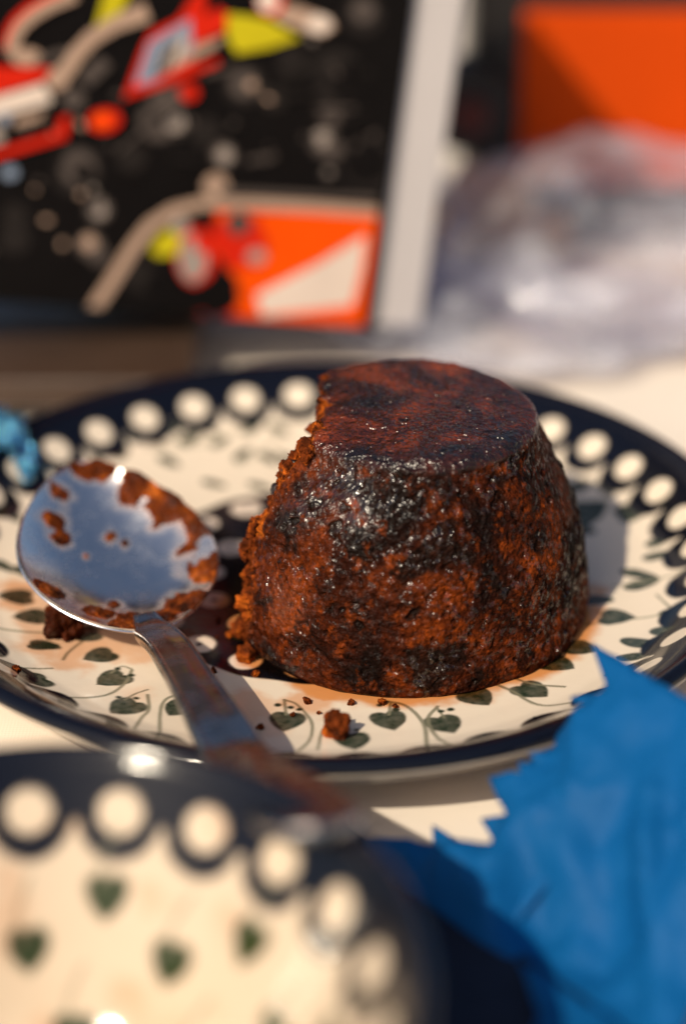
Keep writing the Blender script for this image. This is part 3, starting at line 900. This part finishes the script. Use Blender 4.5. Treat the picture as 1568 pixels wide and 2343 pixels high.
def tissue_mat(name, col):
    m, nt, p = new_mat(name)
    co = obj_co(nt)
    c = mixc(nt, noise(nt, co, 40, 5), tuple(x * 0.85 for x in col), tuple(min(1, x * 1.15) for x in col))
    nt.links.new(c, p.inputs['Base Color'])
    p.inputs['Roughness'].default_value = 0.6
    p.inputs['Specular IOR Level'].default_value = 0.22
    b1 = bump(nt, noise(nt, co, 120, 5, 0.6), 0.25, 0.0012)
    b2 = bump(nt, noise(nt, co, 1500, 2), 0.2, 0.00015, b1)
    nt.links.new(b2, p.inputs['Normal'])
    tl = nt.nodes.new('ShaderNodeBsdfTranslucent'); nt.links.new(c, tl.inputs['Color'])
    mx = nt.nodes.new('ShaderNodeMixShader'); mx.inputs[0].default_value = 0.45
    nt.links.new(p.outputs[0], mx.inputs[1]); nt.links.new(tl.outputs[0], mx.inputs[2])
    nt.links.new(mx.outputs[0], nt.nodes['Material Output'].inputs['Surface'])
    return m
BLUE = tissue_mat('blue_tissue_paper', (0.004, 0.155, 0.45))

def build_crown():
    A = on_z(850, 1985, 0.5); B = on_z(1420, 2400, 0.5)
    e1 = (B - A); e1 /= np.linalg.norm(e1)
    back = np.array([-e1[1], e1[0], 0.0])
    if back[1] < 0: back = -back
    lean = math.radians(57)
    e2 = np.array([0, 0, 1.0]) * math.cos(lean) + back * math.sin(lean)
    n = np.cross(e1, e2)
    z6 = lambda x, y: ((1200 + x * 0.8272) * 0.62796, (2300 + y * 0.8272) * 0.62796)   # coordinates read in an enlarged view
    top = [z6(1155, 60), z6(1190, 160), z6(1222, 252), z6(1130, 335), z6(985, 425), z6(972, 490), z6(880, 545), z6(930, 580), z6(845, 595), z6(850, 640), z6(702, 645), z6(735, 730), z6(782, 812),
           z6(740, 880), z6(720, 948), z6(600, 965), z6(455, 950), z6(330, 940), z6(160, 918)]
    top = top[::-1]
    poly = [on_plane(x, y, A, n) for x, y in top]
    far = [(1420, 1515), (1500, 1562), (1580, 1608), (1720, 1690)]
    poly += [on_plane(x, y, A, n) for x, y in far]
    Lr = (poly[-1] - A) @ e1
    poly += [A + e1 * (Lr + 30), A - e1 * 2]
    for p in poly[:1]: pass
    print('crown heights', [round(float(p[2]), 1) for p in poly])
    def disp(UV):
        P = np.stack([UV[:, 0], UV[:, 1], np.zeros(len(UV))], 1)
        rot = np.stack([UV[:, 0] * 0.75 + UV[:, 1] * 0.66, (-UV[:, 0] * 0.66 + UV[:, 1] * 0.75) * 0.35, np.zeros(len(UV))], 1)
        d = 11.0 * fbm(rot, 30, 2, 5) - 13.0 * (np.abs(fbm(rot + 50, 20, 2, 6)) - 0.2) - 3.5 * (np.abs(fbm(P, 15, 2, 8)) - 0.2) - 1.6 * (np.abs(fbm(P + 30, 7, 2, 18)) - 0.2)
        return d * sstep(-1, 10, UV[:, 1]) * (1 - 0.6 * sstep(30, 62, UV[:, 1]))
    root = empty('party_hat', (B[0], B[1], 0), 'crumpled blue tissue paper party crown with zigzag points in the right foreground', 'party hat')
    base = np.array([B[0], B[1], 0])
    def put(o):
        o.location = Vector(-base * MM); link(o, root); return o
    put(sheet_from_polygon('crown_band', poly, A, e1, e2, BLUE, 1.6, disp))
    # a second layer just behind whose teeth look out between those of the first
    A2 = A + back * 5 + e1 * 4
    top2 = [z6(250, 960), z6(452, 955), z6(450, 848), z6(520, 890), z6(600, 960), z6(735, 946), z6(662, 825), z6(790, 805), z6(900, 700), z6(840, 598), z6(1000, 500), z6(1050, 420), z6(1240, 300), z6(1140, 318), z6(1062, 308), z6(1060, 285), z6(1130, 275), z6(1250, 262), z6(1350, 330), (1500, 1720)]
    poly2 = [on_plane(x, y, A2, n) for x, y in top2]
    L2 = (poly2[-1] - A2) @ e1
    poly2 += [A2 + e1 * L2, A2 + e1 * 1]
    put(sheet_from_polygon('crown_band', poly2, A2, e1, e2, BLUE, 1.8, lambda UV: 0.5 * fbm(np.stack([UV[:, 0], UV[:, 1], 0 * UV[:, 0]], 1), 14, 3, 77)))
    # the near side of the ring, fallen flat towards the camera
    pts = [on_z(x, y, 1) for x, y in [(1180, 2230), (1230, 2340), (1205, 2420), (1330, 2440), (1400, 2560), (1800, 2620), (1800, 2300), (1500, 2420), (1300, 2290)]]
    def disp3(UV):
        P = np.stack([UV[:, 0], UV[:, 1], 0 * UV[:, 0]], 1)
        return 3.5 + 3.5 * fbm(P, 22, 3, 21) + 1.4 * np.abs(fbm(P, 9, 2, 22))
    put(sheet_from_polygon('crown_fold', pts, np.array([pts[0][0], pts[0][1], 0.6]), np.array([1.0, 0, 0]), np.array([0, 1.0, 0]), BLUE, 1.8, disp3))
build_crown()

def build_bowl_shadow():  # dark sheet laid on the cloth to blacken the bowl's cast shadow
    m = simple_mat('painted_shadow_navy', (0.010, 0.014, 0.030), 0.7, 0, 0.3, 50, 0, 0.0004, 0.3)
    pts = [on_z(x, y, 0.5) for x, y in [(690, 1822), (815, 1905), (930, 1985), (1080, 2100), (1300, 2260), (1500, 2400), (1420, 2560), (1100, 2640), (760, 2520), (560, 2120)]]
    o = sheet_from_polygon('bowl_shadow_sheet', pts, np.array([pts[0][0], pts[0][1], 0.4]), np.array([1.0, 0, 0]), np.array([0, 1.0, 0]), m, 2.2,
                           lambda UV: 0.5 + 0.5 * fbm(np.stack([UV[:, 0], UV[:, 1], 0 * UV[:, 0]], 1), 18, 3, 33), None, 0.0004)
    link(o, None, 'dark navy sheet modelled as the shadow of the small bowl, beside the blue crown', 'napkin')
build_bowl_shadow()

# ------------------------------------------------------------------ flat dark board under the picture box
def box_mesh(name, size, mat, bev=0.6, seg=2):
    bm = bmesh.new(); bmesh.ops.create_cube(bm, size=1.0)
    bmesh.ops.scale(bm, vec=Vector(size) * MM, verts=bm.verts)
    bmesh.ops.bevel(bm, geom=list(bm.edges), offset=bev * MM, segments=seg, affect='EDGES', profile=0.6)
    me = bpy.data.meshes.new(name); bm.to_mesh(me); bm.free()
    me.materials.append(mat)
    return me

def build_board():
    c = on_z(520, 830, 0)
    m = simple_mat('dark_brown_wood', (0.05, 0.028, 0.018), 0.38, 0, 0.5, 30, 0.1, 0.0004)
    W, Dp, H = 300.0, 135.0, 13.0
    front = on_z(100, 870, H)
    root = empty('serving_board', (on_z(440, 870, H)[0] - W / 2, front[1] + Dp / 2, 0), 'low dark brown wooden board behind the left of the plate', 'board')
    o = bpy.data.objects.new('board_top', box_mesh('board_top', (W, Dp, H - 4), m, 2.0, 3)); o.location = (0, 0, (4 + (H - 4) / 2) * MM); link(o, root)
    for sx in (-1, 1):
        f = bpy.data.objects.new('foot', box_mesh('foot', (14, Dp - 14, 4), m, 0.8)); f.location = (sx * (W / 2 - 22) * MM, 0, 2 * MM); link(f, root)
    return front[1]
BOARD_Y = build_board()

# ------------------------------------------------------------------ dark picture box with printed machine
def flat_mat(name, col, rough=0.4):
    return simple_mat(name, col, rough, 0, 0.2, 45, 0.0, 0, 0.06)
PRINT = {  # pale inks darkened, since full sun makes the cover too bright
    'blk': flat_mat('print_black', (0.006, 0.005, 0.005), 0.4),
    'dgr': flat_mat('print_dark_grey', (0.018, 0.015, 0.014)),
    'gry': flat_mat('print_grey', (0.075, 0.06, 0.054)),
    'lgr': flat_mat('print_light_grey', (0.30, 0.25, 0.22)),
    'bei': flat_mat('print_beige', (0.40, 0.27, 0.20)),
    'wht': flat_mat('print_white', (0.68, 0.56, 0.48)),
    'red': flat_mat('print_red', (0.58, 0.018, 0.006)),
    'org': flat_mat('print_orange', (0.80, 0.075, 0.002)),
    'yel': flat_mat('print_yellow', (0.50, 0.42, 0.012)),
    'blu': flat_mat('print_blue_grey', (0.20, 0.25, 0.34)),
}
def rot_basis(yaw, lean, roll):
    """face basis: right, up, outward normal of an upright panel turned by yaw, leaning back and rolled clockwise"""
    ex = np.array([math.cos(yaw), math.sin(yaw), 0]); nn = np.array([math.sin(yaw), -math.cos(yaw), 0])
    up = np.array([0, 0, 1.0]) * math.cos(lean) - nn * math.sin(lean)
    nn = np.cross(ex, up)
    ex2 = ex * math.cos(roll) - up * math.sin(roll); up2 = up * math.cos(roll) + ex * math.sin(roll)
    return ex2, up2, nn

def build_picture_box():
    BR = on_z(852, 752, 13.5)                      # lower right corner of the face
    ex, up, nn = rot_basis(math.radians(10), math.radians(6), math.radians(8.0))
    W, H, Dp = 200.0, 124.0, 2.0
    ctr = BR - ex * W / 2 + up * H / 2 - nn * Dp / 2
    M = Matrix(((ex[0], -nn[0], up[0]), (ex[1], -nn[1], up[1]), (ex[2], -nn[2], up[2]))).to_4x4()
    foot = ctr - up * H / 2
    root = empty('picture_box', foot, 'black and white cardboard box printed with a red, yellow and grey machine, behind the plate', 'box')
    root.matrix_world = Matrix.Translation(Vector(foot * MM)) @ M
    body = bpy.data.objects.new('printed_cover', box_mesh('printed_cover', (W, Dp, H), PRINT['blk'], 0.8, 2)); body.location = (0, 0, H / 2 * MM); link(body, root)
    inv = np.array(M.to_3x3().inverted())
    K = 0.5807
    layer = [0]
    me_v, me_f, me_m = [], [], []
    keys = list(PRINT.keys())
    def add(pts, key, img=True):
        layer[0] += 1
        off = 0.10 + 0.012 * layer[0]
        b = len(me_v)
        for x, y in pts:
            p = on_plane(x * K, y * K, BR + nn * off, nn)
            l = inv @ (p - foot)
            me_v.append(l * MM)
        me_f.append(list(range(b, b + len(pts)))); me_m.append(keys.index(key))
    def circ(x, y, r, key, ry=None, n=20, a=0):
        ry = ry or r
        add([(x + r * math.cos(t) * math.cos(a) - ry * math.sin(t) * math.sin(a), y + r * math.cos(t) * math.sin(a) + ry * math.sin(t) * math.cos(a)) for t in np.linspace(0, 2 * PI, n, endpoint=False)], key)
    def band(pts, w, key):
        pts = np.array(pts, float); tg = np.gradient(pts, axis=0); tg /= np.linalg.norm(tg, axis=1)[:, None]
        nr = np.stack([-tg[:, 1], tg[:, 0]], 1)
        w = np.broadcast_to(np.array(w, float), (len(pts),))
        for i in range(len(pts) - 1):
            add([pts[i] + nr[i] * w[i] / 2, pts[i + 1] + nr[i + 1] * w[i + 1] / 2, pts[i + 1] - nr[i + 1] * w[i + 1] / 2, pts[i] - nr[i] * w[i] / 2], key); layer[0] -= 1
        layer[0] += 1
    # greyish machinery behind
    for x, y, r, k in [(300, 670, 100, 'dgr'), (310, 660, 70, 'gry'), (330, 680, 40, 'blk'), (60, 850, 50, 'dgr'), (60, 940, 60, 'dgr'), (640, 470, 95, 'dgr'), (620, 480, 75, 'gry'), (690, 480, 40, 'lgr'), (960, 330, 85, 'dgr'), (960, 330, 55, 'gry'),
                       (810, 520, 60, 'dgr'), (880, 610, 48, 'gry'), (885, 612, 30, 'lgr'), (1320, 300, 110, 'dgr'), (1390, 330, 90, 'blk'), (1300, 455, 42, 'gry'), (1275, 560, 55, 'gry'), (1270, 545, 32, 'lgr'), (1310, 590, 40, 'gry'),
                       (1430, 60, 80, 'dgr'), (1430, 40, 50, 'gry'), (390, 825, 48, 'gry'), (390, 830, 28, 'lgr'), (355, 965, 50, 'gry'), (350, 955, 30, 'bei'), (390, 1005, 38, 'gry'), (850, 735, 50, 'bei'), (900, 770, 30, 'gry'),
                       (1450, 650, 110, 'dgr'), (1440, 640, 90, 'blk'), (660, 380, 70, 'gry'), (290, 390, 45, 'gry'), (1080, 390, 50, 'dgr'), (1150, 240, 60, 'dgr'), (520, 620, 60, 'dgr'), (-150, 700, 120, 'dgr'), (-160, 700, 70, 'blk')]:
        circ(x, y, r, k)
    rb = random.Random(3)
    for _ in range(70):  # small flecks drawn as specular glints on the machine
        x, y = rb.uniform(-50, 1500), rb.uniform(150, 1280)
        if y > 720 and x > 420: continue
        circ(x, y, rb.uniform(6, 22), rb.choice(['dgr', 'gry', 'gry', 'lgr', 'bei', 'blk']), rb.uniform(6, 20), 10, rb.uniform(0, 3))
    for _ in range(26):
        x, y, a = rb.uniform(0, 1450), rb.uniform(250, 700), rb.uniform(-0.9, 0.3)
        L = rb.uniform(50, 160)
        band([(x, y), (x + L * math.cos(a), y + L * math.sin(a))], rb.uniform(6, 20), rb.choice(['dgr', 'gry', 'dgr', 'blk']))
    # hoses and arms
    arc = [(45, 215), (52, 160), (80, 105), (130, 60), (200, 20), (300, -20)]
    band([(p[0] - 18, p[1] - 22) for p in arc], 40, 'red'); band(arc, 45, 'bei')
    circ(105, 225, 60, 'bei', 35); band([(150, 240), (220, 215), (300, 200)], 30, 'gry')
    add([(415, -40), (520, -40), (445, 110), (360, 160)], 'yel')
    band([(210, 330), (262, 275), (300, 215), (360, 150), (450, 95), (580, 45)], [60, 62, 60, 60, 62, 75], 'bei')
    band([(330, 320), (420, 240)], 60, 'gry')
    circ(225, 310, 45, 'bei')
    # red framed panel
    add([(485, 395), (560, 190), (590, 130), (700, 75), (770, -30), (815, -30), (805, 60), (860, 30), (915, 60), (890, 120), (770, 175), (770, 260), (530, 370)], 'red')
    add([(530, 340), (590, 165), (750, 72), (760, 205), (620, 315)], 'blu')
    add([(600, 300), (640, 185), (740, 130), (720, 250)], 'lgr')
    band([(615, 290), (650, 195)], 14, 'dgr'); band([(655, 270), (690, 175)], 14, 'dgr'); band([(695, 250), (725, 150)], 14, 'wht'); band([(612, 295), (660, 268)], 12, 'dgr'); band([(650, 195), (690, 172)], 12, 'dgr')
    add([(570, 338), (620, 310), (770, 180), (890, 140), (840, 190), (700, 265)], 'bei')
    band([(520, 365), (700, 305), (860, 240)], 26, 'red'); circ(745, 365, 38, 'red', 32)
    add([(895, 55), (960, 60), (1060, 80), (1180, 150), (1060, 190), (930, 212), (895, 150)], 'yel')
    add([(1040, 30), (1160, 20), (1300, 70), (1320, 110), (1270, 140), (1190, 120), (1090, 80)], 'bei'); circ(1255, 95, 48, 'wht', 36); circ(1065, 10, 55, 'red'); circ(1055, 5, 42, 'wht')
    # left vehicle
    add([(-300, 260), (0, 262), (205, 268), (180, 312), (0, 372), (-300, 420)], 'red')
    add([(-300, 440), (0, 378), (170, 330), (205, 390), (190, 420), (0, 470), (-300, 520)], 'wht')
    add([(-200, 520), (5, 455), (190, 405), (185, 465), (30, 510), (-200, 580)], 'dgr'); add([(60, 470), (170, 440), (165, 470), (60, 500)], 'bei'); circ(20, 465, 22, 'blu')
    add([(-300, 560), (0, 490), (20, 560), (-300, 640)], 'lgr')
    add([(-300, 680), (0, 590), (225, 520), (235, 465), (275, 455), (262, 545), (0, 622), (-300, 730)], 'red')
    circ(412, 475, 66, 'red', 46, a=-0.15); circ(405, 475, 36, 'org', 26, a=-0.15)
    circ(40, 680, 32, 'blu', 26)
    # inset picture with its pale frame
    inset = [(330, 1310), (380, 1200), (440, 1110), (520, 980), (590, 890), (680, 830), (800, 800), (1000, 805), (1250, 818), (1488, 836)]
    add(inset + [(1425, 1300), (1000, 1325)], 'blk')
    add([(850, 830), (1490, 845), (1455, 1070), (1425, 1300), (1150, 1312), (740, 1300), (700, 1260), (930, 1200), (940, 1110), (850, 1000)], 'org')
    add([(1010, 1160), (1250, 1040), (1440, 925), (1425, 1060), (1385, 1205), (1200, 1225), (1030, 1245)], 'wht')
    add([(700, 1250), (900, 1215), (1010, 1270), (800, 1300)], 'red')
    add([(840, 870), (1010, 850), (1060, 960), (1040, 1050), (900, 1060), (830, 960)], 'red'); circ(940, 880, 48, 'gry'); circ(1010, 1010, 38, 'lgr', 30)
    circ(770, 1010, 78, 'red', 115); circ(760, 1020, 55, 'lgr', 90); circ(800, 960, 35, 'red'); circ(850, 1170, 95, 'blk', 75); circ(560, 1090, 60, 'dgr'); circ(640, 1130, 70, 'blk')
    add([(590, 985), (640, 915), (720, 890), (700, 1005), (620, 1010)], 'yel'); circ(710, 890, 35, 'lgr')
    band(inset, [50, 50, 50, 52, 52, 48, 44, 42, 40, 38], 'bei')
    add([(860, 742), (1480, 775), (1488, 800), (860, 770)], 'gry')
    me = bpy.data.meshes.new('cover_print')
    me.from_pydata([tuple(v) for v in me_v], [], me_f)
    for k in keys: me.materials.append(PRINT[k])
    me.polygons.foreach_set('material_index', me_m)
    me.update()
    bm = bmesh.new(); bm.from_mesh(me)
    for f in bm.faces:
        f.normal_update()
        if f.normal.y > 0: f.normal_flip()
    # trim what runs over the edges of the face
    for co, no in (((-W / 2 * MM + .0012, 0, 0), (-1, 0, 0)), ((W / 2 * MM - .0012, 0, 0), (1, 0, 0)), ((0, 0, .0012), (0, 0, -1)), ((0, 0, H * MM - .0012), (0, 0, 1))):
        bmesh.ops.bisect_plane(bm, geom=list(bm.verts) + list(bm.edges) + list(bm.faces), plane_co=co, plane_no=no, clear_outer=True)
    bm.to_mesh(me); bm.free()
    pr = bpy.data.objects.new('cover_print', me); link(pr, root)
    pr['label'] = 'printed picture of a red, yellow and grey machine with an orange inset'
    # the white carton behind the printed cover, showing as a strip at its right
    wm = simple_mat('white_card', (0.50, 0.465, 0.465), 0.6, 0, 0.06, 30)
    sx = on_plane(962, 735, BR - nn * 2.5, nn)
    strip = float((sx - BR) @ ex)
    Wt, Dt = W + strip, 48.0
    o = bpy.data.objects.new('carton', box_mesh('carton', (Wt, Dt, H - 1), wm, 0.8, 2))
    o.location = (strip / 2 * MM, (Dp / 2 + 0.3 + Dt / 2) * MM, (H / 2) * MM); link(o, root)
build_picture_box()

# ------------------------------------------------------------------ orange fronted case far right
def build_case():
    yb = 250.0
    black = simple_mat('black_plastic', (0.010, 0.008, 0.007), 0.45, 0, 0.3, 60, 0, 0.0003)
    orange = simple_mat('orange_panel', (0.60, 0.060, 0.002), 0.6, 0, 0.18, 18, 0, 0.0003, 0.08)
    x0 = on_y(1075, 200, yb)[0]; zt = on_y(1300, -60, yb)[2]
    Wc, Hc, Dc = 190.0, zt, 70.0
    root = empty('tool_case', (x0 + Wc / 2, yb + Dc / 2, 0), 'black case with a large orange front panel at the back right', 'case')
    b = bpy.data.objects.new('case_body', box_mesh('case_body', (Wc, Dc, Hc), black, 3.0, 3)); b.location = (0, 0, Hc / 2 * MM); link(b, root)
    pl = on_y(1196, 20, yb); pb = on_y(1196, 420, yb)
    xl = pl[0]; pw = x0 + Wc - 6 - xl; ph = pl[2] - pb[2]
    p = bpy.data.objects.new('orange_panel', box_mesh('orange_panel', (pw, 3, ph), orange, 1.0)); p.location = ((xl + pw / 2 - x0 - Wc / 2) * MM, (-Dc / 2 - 1.0) * MM, (pb[2] + ph / 2) * MM); link(p, root)
    # round latch at the left edge
    c = on_y(1066, 240, yb - 6)
    bm = bmesh.new(); r = 15.5
    bmesh.ops.create_cone(bm, cap_ends=True, segments=48, radius1=r * MM, radius2=r * 0.93 * MM, depth=12 * MM)
    bmesh.ops.rotate(bm, cent=(0, 0, 0), matrix=Matrix.Rotation(PI / 2, 3, 'X'), verts=bm.verts)
    me = bpy.data.meshes.new('round_latch'); bm.to_mesh(me); bm.free(); me.materials.append(black)
    l = bpy.data.objects.new('round_latch', me); l.location = ((c[0] - x0 - Wc / 2) * MM, (c[1] - yb - Dc / 2) * MM, c[2] * MM); link(l, root)
    bm = bmesh.new(); bmesh.ops.create_cone(bm, cap_ends=True, segments=32, radius1=6.5 * MM, radius2=5.5 * MM, depth=3 * MM)
    bmesh.ops.rotate(bm, cent=(0, 0, 0), matrix=Matrix.Rotation(PI / 2, 3, 'X'), verts=bm.verts)
    me = bpy.data.meshes.new('latch_cap'); bm.to_mesh(me); bm.free(); me.materials.append(simple_mat('dark_red', (0.10, 0.012, 0.006), 0.5))
    o = bpy.data.objects.new('latch_cap', me); o.location = (1 * MM, -7 * MM, -2 * MM); link(o, l)
build_case()

# ------------------------------------------------------------------ clear plastic bag and nuts behind right
def film_mat():
    m, nt, p = new_mat('clear_plastic_film')
    co = obj_co(nt)
    p.inputs['Base Color'].default_value = (0.68, 0.69, 0.76, 1)
    p.inputs['Roughness'].default_value = 0.07
    p.inputs['Specular IOR Level'].default_value = 0.8
    nt.links.new(bump(nt, noise(nt, co, 55, 4, 0.6, 1.0), 0.6, 0.004), p.inputs['Normal'])
    tp = nt.nodes.new('ShaderNodeBsdfTransparent'); tp.inputs['Color'].default_value = (0.93, 0.93, 0.96, 1)
    mx = nt.nodes.new('ShaderNodeMixShader')
    nt.links.new(ramp(nt, noise(nt, co, 22, 4, 0.6, 0.8), [(0.38, 0.05), (0.66, 0.45)]), mx.inputs[0])
    nt.links.new(tp.outputs[0], mx.inputs[1]); nt.links.new(p.outputs[0], mx.inputs[2])
    nt.links.new(mx.outputs[0], nt.nodes['Material Output'].inputs['Surface'])
    return m

def build_bag():
    fm = film_mat()
    def puff(name, c, dims, seed, sub=6, amp=0.30):
        bm = bmesh.new(); bmesh.ops.create_icosphere(bm, subdivisions=sub, radius=1.0)
        V = np.array([v.co[:] for v in bm.verts]); F = np.array([[v.index for v in f.verts] for f in bm.faces]); bm.free()
        n = fbm(V * 10 + seed, 8, 3, seed); rg = 1 - 3.5 * np.abs(fbm(V * 10 + seed, 7, 2, seed + 9))
        V = V * (1 + amp * n + 0.12 * rg)[:, None] * np.array(dims)
        V[:, 2] += dims[2] * 0.75; V[:, 2] = np.maximum(V[:, 2], 0.3 + 0.3 * (rg + 1))
        return mesh_np(name, V, F, fm)
    c = on_z(1540, 770, 0)
    root = empty('plastic_bag', (c[0], c[1] + 20, 0), 'crumpled clear plastic bag glinting behind the right of the plate', 'plastic bag')
    o = bpy.data.objects.new('bag_film', puff('bag_film', c, (72, 48, 29), 3)); link(o, root)
    o = bpy.data.objects.new('bag_neck', puff('bag_neck', c, (58, 30, 11), 8, 6, 0.4)); o.location = (-52 * MM, -22 * MM, 0); link(o, root)
    nm = simple_mat('roasted_brown', (0.58, 0.27, 0.11), 0.55, 0, 0.5, 120, 0, 0.0006)  # albedo raised to offset the picture box's shadow on the nuts
    meshes = [lump_mesh('nut', 70 + k, nm, 4, 0.2) for k in range(3)]
    spots = [(1015, 585, 6), (1075, 592, 6), (1135, 588, 6), (1195, 590, 6), (1255, 585, 6), (1045, 520, 14.5), (1108, 522, 14.5), (1170, 520, 14.5), (1075, 455, 23), (1142, 458, 23)]
    labs = ['brown nut at the left end of the heap\'s bottom row', 'second brown nut from the left in the heap\'s bottom row', 'brown nut in the middle of the heap\'s bottom row', 'fourth brown nut from the left in the heap\'s bottom row', 'brown nut at the right end of the heap\'s bottom row',
            'left brown nut of three in the heap\'s middle row', 'centre brown nut of three in the heap\'s middle row', 'right brown nut of three in the heap\'s middle row', 'left of the two brown nuts topping the heap', 'right of the two brown nuts topping the heap']
    for k, (px, py, z) in enumerate(spots):
        p = on_y(px, py, 236 + (k % 2) * 2)
        s = 6.6
        o = bpy.data.objects.new('nut', meshes[k % 3]); o.location = Vector((p[0] * MM, p[1] * MM, z * MM)); o.scale = (s * 1.05, s, s)
        o.rotation_euler = (0.3 * k, 0.2 * k, 1.1 * k)
        link(o, None, labs[k], 'nut', 'brown nuts in a heap')
build_bag()

# ------------------------------------------------------------------ shiny blue patch at the far left of the plate
def build_blue_patch():
    m, nt, p = new_mat('shiny_blue')
    p.inputs['Base Color'].default_value = (0.25, 0.72, 1.0, 1); p.inputs['Metallic'].default_value = 1.0; p.inputs['Roughness'].default_value = 0.2
    co = obj_co(nt); nt.links.new(bump(nt, noise(nt, co, 300, 3), 1.0, 0.003), p.inputs['Normal'])
    tp = nt.nodes.new('ShaderNodeBsdfTransparent'); tp.inputs['Color'].default_value = (0.45, 0.8, 1.0, 1)
    mx = nt.nodes.new('ShaderNodeMixShader'); nt.links.new(ramp(nt, noise(nt, co, 130, 3, 0.6), [(0.42, 0.06), (0.6, 0.9)]), mx.inputs[0])
    nt.links.new(tp.outputs[0], mx.inputs[1]); nt.links.new(p.outputs[0], mx.inputs[2]); nt.links.new(mx.outputs[0], nt.nodes['Material Output'].inputs['Surface'])
    pts = [img2plate(-60, 975), img2plate(10, 950), img2plate(58, 985), img2plate(70, 1040), img2plate(98, 1085), img2plate(60, 1120), img2plate(20, 1060), img2plate(-60, 1060)]
    z0 = float(zin(84)) + 2.0
    poly = [np.array([q[0], q[1], z0]) for q in pts]
    c = np.mean(poly, axis=0)
    def disp(UV):
        P = np.stack([UV[:, 0], UV[:, 1], 0 * UV[:, 0]], 1)
        r = np.hypot(UV[:, 0] + c[0], UV[:, 1] + c[1])
        return zin(np.clip(r, 0, 95)) - z0 + 3.0 + 4.5 * fbm(P, 6, 3, 4)
    o = sheet_from_polygon('shiny_blue_patch', poly, np.array([c[0], c[1], z0]), np.array([1.0, 0, 0]), np.array([0, 1.0, 0]), m, 0.9, disp)
    link(o, None, 'shiny blue patch on the dotted rim at the far left', 'foil')
build_blue_patch()
